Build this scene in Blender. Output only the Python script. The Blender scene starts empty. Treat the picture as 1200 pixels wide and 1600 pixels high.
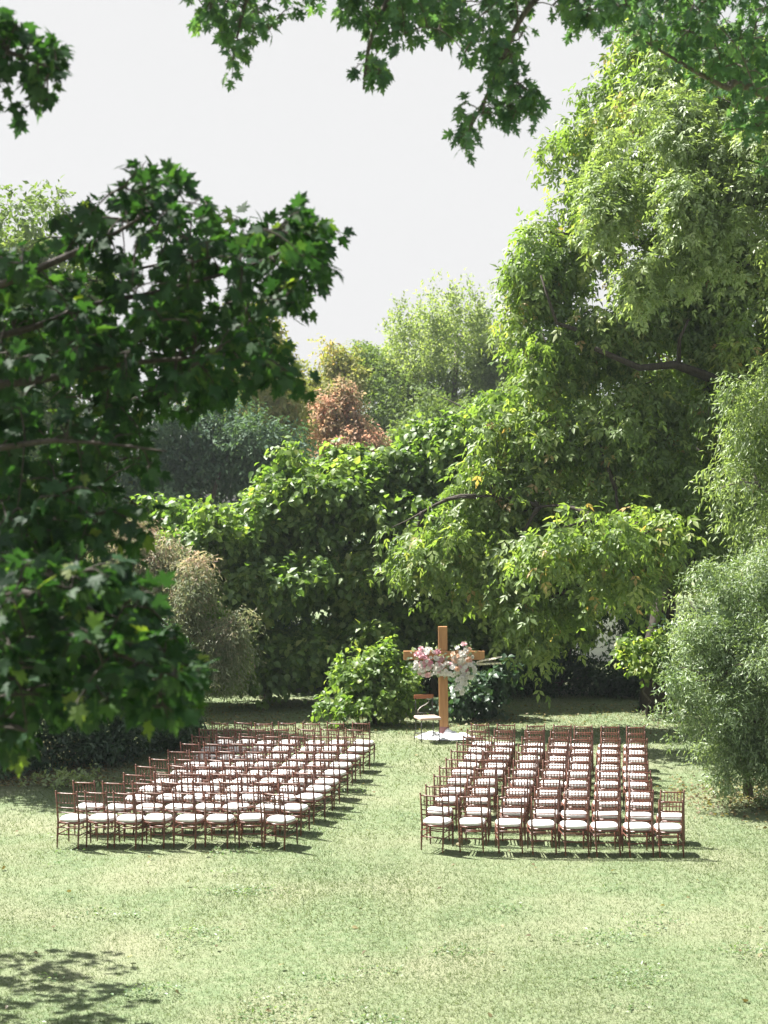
import bpy, math, random
import numpy as np
from mathutils import Vector, Matrix
R = math.radians
rng = np.random.default_rng(7)
random.seed(7)
scene = bpy.context.scene
COL = scene.collection

# ------------------------------------------------------------------ camera, sky, sun, exposure
CAM_H, F = 5.5, 2222.0
cam = bpy.data.cameras.new('camera'); cam_o = bpy.data.objects.new('camera', cam); COL.objects.link(cam_o)
cam_o.location = (0, 0, CAM_H); cam_o.rotation_euler = (R(90), 0, 0)
cam.sensor_width = 36; cam.sensor_fit = 'AUTO'; cam.lens = 50; cam.clip_start = .1; cam.clip_end = 3000
cam.dof.use_dof = True; cam.dof.focus_distance = 27; cam.dof.aperture_fstop = 2.0
scene.camera = cam_o
SUN = Vector((-.60, .31, 1.0)).normalized()
EXPO = 1.83
SKYV = .86 / 2**EXPO
elev = math.asin(SUN.z); azim = math.atan2(SUN.x, SUN.y)
w = bpy.data.worlds.new('World'); scene.world = w; w.use_nodes = True
nt = w.node_tree; nt.nodes.clear()
sky = nt.nodes.new('ShaderNodeTexSky'); sky.sky_type = 'NISHITA'; sky.sun_disc = False
sky.sun_elevation = elev; sky.sun_rotation = azim; sky.air_density = 1; sky.dust_density = 4; sky.ozone_density = 1
hs = nt.nodes.new('ShaderNodeHueSaturation'); hs.inputs['Saturation'].default_value = .35; hs.inputs['Value'].default_value = 1.15
STR = .06
mn = nt.nodes.new('ShaderNodeMix'); mn.data_type = 'RGBA'; mn.blend_type = 'DARKEN'; mn.inputs[0].default_value = 1
mn.inputs[7].default_value = (SKYV/STR, SKYV/STR, SKYV/STR*1.005, 1)
bg = nt.nodes.new('ShaderNodeBackground'); bg.inputs[1].default_value = STR
ow = nt.nodes.new('ShaderNodeOutputWorld')
nt.links.new(sky.outputs[0], hs.inputs['Color']); nt.links.new(hs.outputs[0], mn.inputs[6])
nt.links.new(mn.outputs[2], bg.inputs[0]); nt.links.new(bg.outputs[0], ow.inputs[0])
sl = bpy.data.lights.new('sun', 'SUN'); sl.energy = 5.0; sl.angle = R(.5); sl.color = (1, .965, .90)
so = bpy.data.objects.new('sun', sl); COL.objects.link(so); so.location = (-20, 20, 40)
so.rotation_euler = SUN.to_track_quat('Z', 'Y').to_euler()
scene.view_settings.view_transform = 'Standard'; scene.view_settings.look = 'None'
scene.view_settings.exposure = EXPO; scene.view_settings.gamma = 1
scene.view_settings.use_curve_mapping = False

# ------------------------------------------------------------------ helpers
def P(x, y, D):
    return np.array(((x-600)/F*D, D, CAM_H-(y-800)/F*D))
def tag(o, label=None, cat=None, group=None, kind=None):
    if label: o['label'] = label
    if cat: o['category'] = cat
    if group: o['group'] = group
    if kind: o['kind'] = kind
    return o
def empty(name, loc, rz=0):
    o = bpy.data.objects.new(name, None); COL.objects.link(o); o.location = loc; o.rotation_euler = (0, 0, rz)
    o.empty_display_size = .2
    return o
def obj(name, me, parent=None, mat=None, loc=None):
    o = bpy.data.objects.new(name, me); COL.objects.link(o)
    if mat and not me.materials: me.materials.append(mat)
    if parent is not None: o.parent = parent
    if loc is not None: o.location = loc
    return o
class MB:
    def __init__(s): s.v = []; s.f = []
    def add(s, vs, fs):
        k = len(s.v); s.v += [tuple(v) for v in vs]; s.f += [tuple(i+k for i in f) for f in fs]; return s
    def box(s, c, d, rot=None):
        vs = []
        for x in (-.5, .5):
            for y in (-.5, .5):
                for z in (-.5, .5):
                    v = Vector((x*d[0], y*d[1], z*d[2]))
                    if rot is not None: v = rot @ v
                    vs.append(v+Vector(c))
        return s.add(vs, [(0,1,3,2),(4,6,7,5),(0,4,5,1),(2,3,7,6),(0,2,6,4),(1,5,7,3)])
    def tube(s, pts, rad, n=6, caps=True):
        pts = [Vector(p) for p in pts]
        if not hasattr(rad, '__len__'): rad = [rad]*len(pts)
        vs = []; up = Vector((0.13, .21, 1)).normalized()
        for i, p in enumerate(pts):
            t = (pts[min(i+1, len(pts)-1)]-pts[max(i-1, 0)]).normalized()
            a = t.cross(up)
            if a.length < .15: a = t.cross(Vector((1, .2, 0)))
            a.normalize(); b = t.cross(a)
            for k in range(n):
                an = 2*math.pi*k/n
                vs.append(p+rad[i]*(math.cos(an)*a+math.sin(an)*b))
        fs = []
        for i in range(len(pts)-1):
            for k in range(n):
                fs.append((i*n+k, i*n+(k+1) % n, (i+1)*n+(k+1) % n, (i+1)*n+k))
        if caps: fs += [tuple(range(n))[::-1], tuple(range((len(pts)-1)*n, len(pts)*n))]
        return s.add(vs, fs)
    def mesh(s, name, mat=None, smooth=True):
        me = bpy.data.meshes.new(name); me.from_pydata(s.v, [], s.f); me.update()
        if smooth: me.polygons.foreach_set('use_smooth', [True]*len(me.polygons))
        if mat: me.materials.append(mat)
        return me
def bevelled(me, width, seg=2):
    import bmesh
    bm = bmesh.new(); bm.from_mesh(me)
    bmesh.ops.bevel(bm, geom=list(bm.edges), offset=width, segments=seg, affect='EDGES', profile=.5)
    bm.to_mesh(me); bm.free(); return me

# ------------------------------------------------------------------ materials
def mat_nodes(name):
    m = bpy.data.materials.new(name); m.use_nodes = True; n = m.node_tree; n.nodes.clear()
    return m, n, n.nodes.new, n.links.new
def ramp(N, stops):
    r = N('ShaderNodeValToRGB'); cr = r.color_ramp
    while len(cr.elements) > 1: cr.elements.remove(cr.elements[-1])
    cr.elements[0].position = stops[0][0]; cr.elements[0].color = (*stops[0][1], 1)
    for p, c in stops[1:]:
        e = cr.elements.new(p); e.color = (*c, 1)
    return r
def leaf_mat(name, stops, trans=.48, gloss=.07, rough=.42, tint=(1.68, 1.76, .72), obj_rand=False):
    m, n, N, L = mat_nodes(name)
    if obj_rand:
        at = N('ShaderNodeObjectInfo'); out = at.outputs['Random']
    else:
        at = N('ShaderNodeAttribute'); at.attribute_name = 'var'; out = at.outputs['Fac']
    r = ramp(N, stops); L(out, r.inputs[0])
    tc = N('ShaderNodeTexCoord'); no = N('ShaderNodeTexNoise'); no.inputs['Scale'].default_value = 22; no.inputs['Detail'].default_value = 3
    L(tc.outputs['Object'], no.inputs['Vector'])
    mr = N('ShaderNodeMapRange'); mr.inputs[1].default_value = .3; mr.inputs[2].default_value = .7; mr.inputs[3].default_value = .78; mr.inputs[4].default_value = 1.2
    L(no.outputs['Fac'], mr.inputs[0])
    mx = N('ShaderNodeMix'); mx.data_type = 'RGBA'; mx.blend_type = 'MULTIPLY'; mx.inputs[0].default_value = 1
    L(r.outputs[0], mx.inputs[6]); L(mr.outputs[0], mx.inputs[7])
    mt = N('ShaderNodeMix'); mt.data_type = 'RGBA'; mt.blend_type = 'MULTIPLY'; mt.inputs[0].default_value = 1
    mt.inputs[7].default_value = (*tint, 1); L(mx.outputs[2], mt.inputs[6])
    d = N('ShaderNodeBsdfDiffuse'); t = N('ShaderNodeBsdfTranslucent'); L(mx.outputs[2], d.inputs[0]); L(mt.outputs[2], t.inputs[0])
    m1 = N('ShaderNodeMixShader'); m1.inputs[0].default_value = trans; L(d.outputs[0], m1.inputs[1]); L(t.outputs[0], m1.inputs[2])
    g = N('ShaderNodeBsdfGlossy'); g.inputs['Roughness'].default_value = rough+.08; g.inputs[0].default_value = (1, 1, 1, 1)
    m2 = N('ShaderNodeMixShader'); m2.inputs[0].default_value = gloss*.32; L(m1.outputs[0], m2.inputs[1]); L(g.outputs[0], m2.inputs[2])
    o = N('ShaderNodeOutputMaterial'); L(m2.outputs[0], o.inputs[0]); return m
def surf(name, c1, c2, scale=4, rough=.6, bump=.2, stretch=(1, 1, 1), spec=.5, detail=6, coat=0):
    m, n, N, L = mat_nodes(name)
    tc = N('ShaderNodeTexCoord'); mp = N('ShaderNodeMapping'); mp.inputs['Scale'].default_value = stretch
    L(tc.outputs['Object'], mp.inputs[0])
    no = N('ShaderNodeTexNoise'); no.inputs['Scale'].default_value = scale; no.inputs['Detail'].default_value = detail
    L(mp.outputs[0], no.inputs['Vector'])
    r = ramp(N, [(.3, c1), (.7, c2)]); L(no.outputs['Fac'], r.inputs[0])
    b = N('ShaderNodeBsdfPrincipled'); L(r.outputs[0], b.inputs['Base Color']); b.inputs['Roughness'].default_value = rough
    b.inputs['Specular IOR Level'].default_value = spec; b.inputs['Coat Weight'].default_value = coat
    bp = N('ShaderNodeBump'); bp.inputs['Strength'].default_value = bump; bp.inputs['Distance'].default_value = .02
    L(no.outputs['Fac'], bp.inputs['Height']); L(bp.outputs[0], b.inputs['Normal'])
    o = N('ShaderNodeOutputMaterial'); L(b.outputs[0], o.inputs[0]); return m
BARK = surf('bark', (.05, .04, .03), (.13, .11, .085), 9, .9, .9, (3, 3, .5))
BARKD = surf('dark_bark', (.025, .02, .016), (.06, .048, .036), 9, .9, .9, (3, 3, .5))
BARKG = surf('pale_bark', (.11, .095, .08), (.24, .22, .19), 8, .9, .9, (3, 3, .5))
WOOD = surf('mahogany', (.095, .036, .022), (.18, .066, .040), 14, .38, .1, (1, 1, .25), .6)
CUSH = surf('cushion_fabric', (.66, .64, .63), (.75, .73, .72), 30, .85, .15)
PINE = surf('stained_pine', (.30, .145, .055), (.45, .235, .095), 3, .55, .12, (6, 6, .6))
MAUVE = surf('mauve_shade', (.22, .10, .10), (.30, .15, .13), 6, .7, .1)
CLOTH = surf('white_cloth', (.70, .72, .78), (.82, .83, .86), 5, .9, .3)
IRON = surf('black_iron', (.02, .02, .02), (.045, .04, .035), 12, .5, .2)
RWOOD = surf('red_brown_wood', (.22, .07, .03), (.33, .12, .05), 6, .45, .1, (.4, 4, 4))
TANC = surf('tan_cushion', (.50, .36, .30), (.62, .47, .40), 14, .9, .2)

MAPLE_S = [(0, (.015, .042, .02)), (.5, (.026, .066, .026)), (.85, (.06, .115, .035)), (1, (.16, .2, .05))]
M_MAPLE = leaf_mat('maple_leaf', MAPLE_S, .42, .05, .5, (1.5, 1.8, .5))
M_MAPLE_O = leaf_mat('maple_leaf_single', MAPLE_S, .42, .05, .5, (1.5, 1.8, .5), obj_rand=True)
SIL_S = [(0, (.045, .10, .055)), (.5, (.07, .15, .07)), (1, (.13, .23, .08))]
M_SIL = leaf_mat('silver_maple_leaf', SIL_S, .42, .07)
M_SIL_O = leaf_mat('silver_maple_leaf_single', SIL_S, .42, .07, obj_rand=True)
CAT_S = [(0, (.074, .14, .036)), (.5, (.14, .22, .055)), (.85, (.23, .305, .085)), (1, (.34, .38, .13))]
M_CAT = leaf_mat('broad_leaf', CAT_S, .5, .09, .4)
M_CAT_O = leaf_mat('broad_leaf_single', CAT_S, .5, .09, .4, obj_rand=True)
M_BOX = leaf_mat('drooping_leaf', [(0, (.09, .15, .045)), (.5, (.165, .24, .07)), (.8, (.25, .31, .10)), (.95, (.35, .36, .13)), (1, (.40, .28, .13))], .5, .09, .4)
M_PALE = leaf_mat('pale_leaf', [(0, (.14, .20, .09)), (.5, (.22, .29, .13)), (1, (.32, .37, .20))], .4, .12, .4)
M_SHRUB = leaf_mat('privet_leaf', [(0, (.11, .17, .08)), (.5, (.18, .25, .12)), (1, (.32, .38, .24))], .32, .14, .38)
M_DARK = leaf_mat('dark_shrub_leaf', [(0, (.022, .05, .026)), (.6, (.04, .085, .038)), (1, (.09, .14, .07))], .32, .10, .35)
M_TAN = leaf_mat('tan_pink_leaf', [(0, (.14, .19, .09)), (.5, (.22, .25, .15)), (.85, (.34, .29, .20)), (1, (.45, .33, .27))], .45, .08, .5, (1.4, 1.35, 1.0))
M_FARG = leaf_mat('far_green_leaf', [(0, (.09, .14, .055)), (.6, (.15, .21, .075)), (1, (.23, .28, .11))], .35, .05, .5)
M_FARB = leaf_mat('far_dark_leaf', [(0, (.05, .10, .07)), (1, (.10, .16, .09))], .3, .05, .5)
M_FARP = leaf_mat('poplar_leaf', [(0, (.15, .21, .09)), (.6, (.24, .30, .13)), (1, (.34, .38, .2))], .45, .08, .45)
M_FARY = leaf_mat('olive_leaf', [(0, (.17, .20, .07)), (.7, (.28, .28, .11)), (1, (.42, .29, .15))], .4, .05, .5)
M_RED = leaf_mat('red_leaf', [(0, (.22, .24, .11)), (.45, (.42, .31, .20)), (1, (.64, .36, .28))], .5, .05, .5, (1.4, 1.2, 1.1))
M_GRASS = leaf_mat('grass_blade', [(0, (.115, .157, .072)), (.45, (.165, .203, .095)), (.8, (.222, .25, .135)), (.95, (.26, .27, .165)), (1, (.36, .36, .28))], .35, .05, .5, (1.1, 1.2, .7))

# lawn ground material
def lawn_mat():
    m, n, N, L = mat_nodes('lawn_ground')
    tc = N('ShaderNodeTexCoord')
    def noise(s, d=5):
        x = N('ShaderNodeTexNoise'); x.inputs['Scale'].default_value = s; x.inputs['Detail'].default_value = d
        L(tc.outputs['Object'], x.inputs['Vector']); return x.outputs['Fac']
    a = ramp(N, [(.3, (.112, .158, .078)), (.5, (.15, .192, .10)), (.7, (.19, .22, .128))]); L(noise(9, 8), a.inputs[0])
    b = ramp(N, [(.42, (0, 0, 0)), (.68, (1, 1, 1))]); L(noise(.45, 4), b.inputs[0])
    c = N('ShaderNodeMix'); c.data_type = 'RGBA'; L(b.outputs[0], c.inputs[0]); L(a.outputs[0], c.inputs[6]); c.inputs[7].default_value = (.21, .22, .135, 1)
    d = ramp(N, [(.35, (.75, .75, .75)), (.6, (1.08, 1.08, 1.08))]); L(noise(60, 4), d.inputs[0])
    e = N('ShaderNodeMix'); e.data_type = 'RGBA'; e.blend_type = 'MULTIPLY'; e.inputs[0].default_value = 1; L(c.outputs[2], e.inputs[6]); L(d.outputs[0], e.inputs[7])
    p = N('ShaderNodeBsdfPrincipled'); L(e.outputs[2], p.inputs['Base Color']); p.inputs['Roughness'].default_value = .9; p.inputs['Specular IOR Level'].default_value = .2
    bp = N('ShaderNodeBump'); bp.inputs['Strength'].default_value = .6; bp.inputs['Distance'].default_value = .03; L(noise(35, 5), bp.inputs['Height']); L(bp.outputs[0], p.inputs['Normal'])
    o = N('ShaderNodeOutputMaterial'); L(p.outputs[0], o.inputs[0]); return m

# ------------------------------------------------------------------ leaf mesh machinery
def T(v, f): return (np.array(v, float), np.array(f, int))
RHOMB = T([(0,0,0),(.24,.45,.05),(0,1,-.08),(-.24,.45,.05)], [(0,1,2),(0,2,3)])
NARROW = T([(0,0,0),(.14,.4,.04),(0,1,-.12),(-.14,.4,.04)], [(0,1,2),(0,2,3)])
BROAD = T([(0,0,0),(.30,.22,.07),(.36,.5,.05),(0,1.0,-.22),(-.36,.5,.05),(-.30,.22,.07),(0,.5,-.03)],
          [(0,1,6),(1,2,6),(2,3,6),(3,4,6),(4,5,6),(5,0,6)])
# three drooping leaflets of a compound leaf
def compound():
    v = []; f = []
    for a, s, o in ((-50, .62, .25), (0, .75, .38), (50, .62, .25)):
        ca, sa = math.cos(R(a)), math.sin(R(a)); k = len(v)
        for (x, y, z) in ((0,0,0),(.22,.4,.04),(0,1,-.12),(-.22,.4,.04)):
            x *= s; y *= s; z *= s
            v.append((ca*x+sa*y, -sa*x+ca*y+o*(1 if a == 0 else .6), z))
        f += [(k,k+1,k+2),(k,k+2,k+3)]
    return T(v, f)
COMP = compound()
def maple_tpl(deep=1.0):
    # half outline of a lobed maple leaf (x, y); mirrored
    h = [(0,0),(.10,.03),(.30,-.04),(.27,.08),(.47,.12),(.33,.22),(.36,.30),(.58,.46),(.40,.47),(.44,.60),(.27,.52),(.16,.50),(.21,.70),(.13,.70),(0,1.0)]
    if deep > 1:
        h = [(0,0),(.08,.04),(.26,-.02),(.20,.10),(.42,.14),(.20,.24),(.18,.30),(.56,.50),(.34,.50),(.42,.68),(.22,.56),(.10,.46),(.22,.72),(.12,.74),(0,1.0)]
    n = len(h)
    v = [(x, y, .16*abs(x)-.22*y*y-.35*x*x) for x, y in h] + [(-x, y, .10*abs(x)-.22*y*y-.3*x*x) for x, y in h[1:-1][::-1]]
    c = len(v); v.append((0, .3, -.02))
    f = [(i, (i+1) % c, c) for i in range(c)]
    return T(v, f)
MAPLE = maple_tpl(); SILVER = maple_tpl(2)
def norm(a): return a/np.maximum(np.linalg.norm(a, axis=1, keepdims=True), 1e-9)
def frames(t, nrm):
    t = norm(t); nrm = nrm-(nrm*t).sum(1, keepdims=True)*t; nrm = norm(nrm)
    b = np.cross(t, nrm); return b, t, nrm
def leaf_mesh(name, pos, t, nrm, size, tpl, mat, var):
    v0, f0 = tpl; N_ = len(pos); nv = len(v0)
    b, t, nrm = frames(t, nrm)
    V = pos[:, None, :]+size[:, None, None]*(v0[None, :, 0:1]*b[:, None, :]+v0[None, :, 1:2]*t[:, None, :]+v0[None, :, 2:3]*nrm[:, None, :])
    V = V.reshape(-1, 3); Fc = (f0[None]+(np.arange(N_)*nv)[:, None, None]).reshape(-1, 3)
    me = bpy.data.meshes.new(name)
    me.vertices.add(len(V)); me.vertices.foreach_set('co', V.astype(np.float32).ravel())
    me.loops.add(Fc.size); me.loops.foreach_set('vertex_index', Fc.astype(np.int32).ravel())
    me.polygons.add(len(Fc)); me.polygons.foreach_set('loop_start', (np.arange(len(Fc))*3).astype(np.int32))
    me.polygons.foreach_set('loop_total', np.full(len(Fc), 3, np.int32))
    me.update(calc_edges=True)
    a = me.attributes.new('var', 'FLOAT', 'POINT'); a.data.foreach_set('value', np.repeat(var, nv).astype(np.float32))
    me.materials.append(mat); return me
_single = {}
def single(tpl, key, mat):
    if key not in _single:
        me = bpy.data.meshes.new('leaf'); me.from_pydata([tuple(v) for v in tpl[0]], [], [tuple(int(i) for i in f) for f in tpl[1]]); me.update(); me.materials.append(mat)
        _single[key] = me
    return _single[key]
def add_leaves(root, pos, t, nrm, size, tpl, mat, var, parts=0, key=None, mat_o=None, base=None):
    """root sits at 'base'; the biggest-in-view leaves become single parts, the rest one stuff part"""
    pos = pos-np.array(base)[None]
    idx = np.zeros(len(pos), bool)
    if parts:
        wp = pos+np.array(base)[None]
        px = 600+wp[:, 0]/np.maximum(wp[:, 1], .1)*F; py = 800-(wp[:, 2]-CAM_H)/np.maximum(wp[:, 1], .1)*F
        ok = (px > 0) & (px < 1200) & (py > 0) & (py < 1600)
        d = size/np.maximum(wp[:, 1], .1); d = np.where(ok, d, 0)
        sel = np.argsort(-d)[:parts]; sel = sel[d[sel] > 0]; idx[sel] = True
        b, tt, nn = frames(t[sel], nrm[sel]); me = single(tpl, key, mat_o)
        for j, i in enumerate(sel):
            o = bpy.data.objects.new('leaf', me); COL.objects.link(o); o.parent = root
            M = Matrix.Identity(4); s = float(size[i])
            for r_ in range(3):
                M[r_][0] = float(b[j][r_])*s; M[r_][1] = float(tt[j][r_])*s; M[r_][2] = float(nn[j][r_])*s; M[r_][3] = float(pos[i][r_])
            o.matrix_basis = M
    k = ~idx
    o = obj('foliage', leaf_mesh('foliage', pos[k], t[k], nrm[k], size[k], tpl, mat, var[k]), root)
    if parts: o['kind'] = 'stuff'
    return o

def crown(root, base, clumps, nspray, k, tpl, size, mat, sub=10, subr=.34, spray=.5, droop=.3, shell=.6, flat=.0,
          parts=0, key=None, mat_o=None, varbias=0.0, squash=.85, under=1.0, twigs=False, vshift=None):
    """clumps: (centre, radii). each clump is broken into puffs, each puff into sprays of k leaves"""
    cs = []; rs = []
    for c, r in clumps:
        c = np.array(c, float); r = np.array(r, float)
        d = norm(rng.normal(size=(sub, 3))); d[:, 2] = np.where(d[:, 2] < -.3, -d[:, 2]*under if under < 1 else d[:, 2], d[:, 2])
        q = rng.uniform(.25, 1.08, (sub, 1)); cs.append(c+d*r*q); m = rng.uniform(.5, 1.5, (sub, 1))*subr*np.where(q > .85, .7, 1)
        rs.append(m*r[None]*np.array([1, 1, squash]))
    cs = np.concatenate(cs); rs = np.concatenate(rs)
    wgt = (rs[:, 0]*rs[:, 2])*rng.lognormal(0, .35, len(rs)); wgt /= wgt.sum()
    ci = rng.choice(len(cs), nspray, p=wgt)
    d = norm(rng.normal(size=(nspray, 3)))
    q = np.where(rng.random((nspray, 1)) < shell, rng.uniform(.8, 1.08, (nspray, 1)), rng.uniform(.1, .85, (nspray, 1)))
    p0 = cs[ci]+d*rs[ci]*q
    dirn = norm(d*np.array([1, 1, .8])+rng.normal(size=(nspray, 3))*.35+np.array([0, 0, .25-droop]))
    L = spray*rng.uniform(.5, 1.4, (nspray, 1))
    u = (np.arange(k)+.5)/k
    pos = p0[:, None]+dirn[:, None]*(u[None, :, None]*L[:, :, None])
    pos[..., 2] -= droop*(u[None]**2)*L*.9
    perp = norm(np.cross(dirn, rng.normal(size=(nspray, 3))))
    side = ((np.arange(k) % 2)*2-1)[None, :, None]
    t = dirn[:, None]*.7+perp[:, None]*side*.9+rng.normal(size=(nspray, k, 3))*.35
    t[..., 2] -= droop*1.4
    pos = pos+rng.normal(size=pos.shape)*size*.25
    nr = d[:, None]*.5+np.array([0, 0, .9])+rng.normal(size=(nspray, k, 3))*.45
    pos = pos.reshape(-1, 3); t = t.reshape(-1, 3); nr = nr.reshape(-1, 3)
    ok = pos[:, 2] > .08
    s = size*rng.uniform(.65, 1.25, len(pos))
    cv = rng.normal(size=len(cs))*.16
    var = np.clip(.45+varbias+np.repeat(cv[ci], k)+rng.normal(size=len(pos))*.16+np.repeat(rng.normal(size=nspray)*.08, k), 0, 1)
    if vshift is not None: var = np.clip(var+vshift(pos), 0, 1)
    add_leaves(root, pos[ok], t[ok], nr[ok], s[ok], tpl, mat, var[ok], parts, key, mat_o, base)
    if twigs:
        mb = MB()
        for i in range(0, nspray, twigs):
            a = p0[i]-base; b = a+dirn[i]*L[i]; b[2] -= droop*L[i][0]*.5
            c = a-d[i]*rs[ci[i]]*.8
            mb.tube([c, a, b], [.02, .012, .005], 3, False)
        obj('twigs', mb.mesh('twigs', BARK), root)['kind'] = 'stuff'
    return cs-np.array(base)
def bez(a, b, sag=0.0, n=6, wob=.1):
    a = Vector(a); b = Vector(b); L = (b-a).length; pts = []
    o1 = Vector([random.uniform(-1, 1)*wob*L for _ in range(3)]); o2 = Vector([random.uniform(-1, 1)*wob*L for _ in range(3)])
    c1 = a+(b-a)*.33+o1+Vector((0, 0, sag*L)); c2 = a+(b-a)*.66+o2+Vector((0, 0, sag*L*.7))
    for i in range(n+1):
        t = i/n; pts.append(a*(1-t)**3+c1*3*t*(1-t)**2+c2*3*t*t*(1-t)+b*t**3)
    return pts
def wood(root, trunk_pts, r0, targets, rl, bark, sag=.15, trunk_r=.45, side=6):
    """trunk + limbs reaching for the puffs (all in root space)"""
    n = len(trunk_pts); rad = [r0*(1.25 if i == 0 else 1)*(1-(1-trunk_r)*i/(n-1)) for i in range(n)]
    obj('trunk', MB().tube(trunk_pts, rad, 10).mesh('trunk', bark), root)
    tp = [Vector(p) for p in trunk_pts]
    limbs = []
    for q in targets:
        q = Vector(q); best = min(tp[1:], key=lambda p: (p-q).length+max(0, (p.z-q.z)))
        c = [(best, rl)]
        for l in limbs:
            for p in l[2:5]: c.append((p, rl*.55))
        a, r = min(c, key=lambda e: (e[0]-q).length*(1 if e[1] == rl else 1.1)+(max(0, e[0].z-q.z)))
        if (a-q).length < .2: continue
        pts = bez(a, q, sag, 6, .09); limbs.append(pts)
        obj('branch', MB().tube(pts, [r*(1-.85*i/6) for i in range(7)], side).mesh('branch', bark), root)
    return limbs

# ------------------------------------------------------------------ ground
def ground():
    n = 60; xs = np.concatenate([[-900, -300, -80], np.linspace(-30, 30, n), [80, 300, 900]]); ys = np.concatenate([[-40, 0], np.linspace(6, 60, n), [90, 200, 500, 1500]])
    vs = []; fs = []
    for y in ys:
        for x in xs:
            z = .025*math.sin(x*.9+y*.4)+.02*math.sin(y*1.3-x*.5) if abs(x) < 28 and 7 < y < 58 else 0
            vs.append((x, y, z-.03))
    W = len(xs)
    for j in range(len(ys)-1):
        for i in range(W-1): fs.append((j*W+i, j*W+i+1, (j+1)*W+i+1, (j+1)*W+i))
    o = obj('lawn', MB().add(vs, fs).mesh('lawn', lawn_mat())); o['kind'] = 'structure'
ground()
def grass():
    P_ = []; S_ = []
    for y0, y1, dens, s in ((14.5, 19, 2300, .042), (19, 24, 1400, .048), (24, 31, 650, .06), (31, 43, 260, .08)):
        xw = y1*.29; n = int((y1-y0)*2*xw*dens)
        y = rng.uniform(y0, y1, n); x = rng.uniform(-1, 1, n)*y*.285
        # tufting: pull blades to patch centres
        h = .5+.2*np.sin(x*23.1+3*np.sin(y*9.7))*np.sin(y*19.3+2.5*np.sin(x*11.1))+.3*(rng.random(n)-.5)
        zz = .025*np.sin(x*.9+y*.4)+.02*np.sin(y*1.3-x*.5)-.03
        P_.append(np.stack([x, y, zz-.004], 1)); S_.append(s*(.6+.8*h)*rng.uniform(.6, 1.3, n))
    pos = np.concatenate(P_); s = np.concatenate(S_); n = len(pos)
    t = np.stack([rng.normal(size=n)*.55, rng.normal(size=n)*.55, rng.uniform(.2, .75, n)], 1)
    nr = np.stack([rng.normal(size=n)*.45, rng.normal(size=n)*.45, np.full(n, .8)], 1)
    big = .5+.5*np.sin(pos[:, 0]*.8+1.3*np.sin(pos[:, 1]*.5))*np.sin(pos[:, 1]*.9+np.cos(pos[:, 0]*.6))
    med = np.sin(pos[:, 0]*5.1+2*np.sin(pos[:, 1]*3.3))*np.sin(pos[:, 1]*4.3+1.7*np.sin(pos[:, 0]*2.1))
    var = np.clip(.38+.22*(big-.5)*1.6+.12*med+rng.normal(size=n)*.13, 0, 1)
    blade = T([(-.09, 0, 0), (.09, 0, 0), (0, 1, 0)], [(0, 1, 2)])
    o = obj('grass', leaf_mesh('grass', pos, t, nr, s, blade, M_GRASS, var)); tag(o, 'short mown green and straw coloured grass covering the whole lawn', 'grass', kind='stuff')
grass()

def scatter():
    # broad leaved weed and clover rosettes
    pos = []; 
    for k in range(46):
        D = 15.2+15*rng.random()**1.5; x = rng.uniform(-.26, .26)*D; rr = rng.uniform(.12, .4); m = int(rr*rr*900)
        a = rng.uniform(0, 6.28, m); q = np.sqrt(rng.random(m))*rr*rng.uniform(.6, 1.2, m)
        pos.append(np.stack([x+q*np.cos(a)*1.5, D+q*np.sin(a), rng.uniform(.0, .035, m)], 1))
    pos.append(np.stack([P(385, 1395, 20.5)[0]+rng.normal(size=260)*.3, 20.6+rng.normal(size=260)*.16, rng.uniform(.0, .045, 260)], 1))
    pos = np.concatenate(pos); n = len(pos)
    o = obj('clover', leaf_mesh('clover', pos, rng.normal(size=(n, 3))*np.array([1, 1, .35]), rng.normal(size=(n, 3))*.4+np.array([0, 0, 1]), rng.uniform(.03, .065, n), RHOMB, leaf_mat('clover_leaf', [(0, (.07, .14, .05)), (.6, (.13, .21, .09)), (1, (.26, .32, .22))], .4, .12, .4), rng.random(n)))
    tag(o, 'scattered patches of clover and broad leaved weeds in the lawn', 'clover', kind='stuff')
    n1 = 170; D = 15+25*rng.random(n1); x = rng.uniform(-.28, .28, n1)*D
    n2 = 2600; D2 = rng.uniform(35, 41, n2); x2 = rng.uniform(-.2, .3, n2)*D2
    n3 = 1100; D3 = 27.4+rng.normal(size=n3)*1.0; x3 = 7.2+rng.normal(size=n3)*.9
    n4 = 2500; D4 = rng.uniform(28.5, 34, n4); x4 = -7.2+rng.normal(size=n4)*1.2
    X = np.concatenate([x, x2, x3, x4]); Y = np.concatenate([D, D2, D3, D4]); n = len(X)
    pos = np.stack([X, Y, rng.uniform(.0, .04, n)], 1)
    o = obj('fallen_leaves', leaf_mesh('fallen_leaves', pos, rng.normal(size=(n, 3))*np.array([1, 1, .25]), rng.normal(size=(n, 3))*.35+np.array([0, 0, 1]), rng.uniform(.05, .10, n), BROAD, leaf_mat('dry_leaf', [(0, (.08, .065, .04)), (.5, (.16, .125, .07)), (1, (.27, .24, .12))], .3, .05), rng.random(n)))
    tag(o, 'small dry leaves scattered on the grass and thickly under the shrubs', 'leaves', kind='stuff')
scatter()

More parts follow.
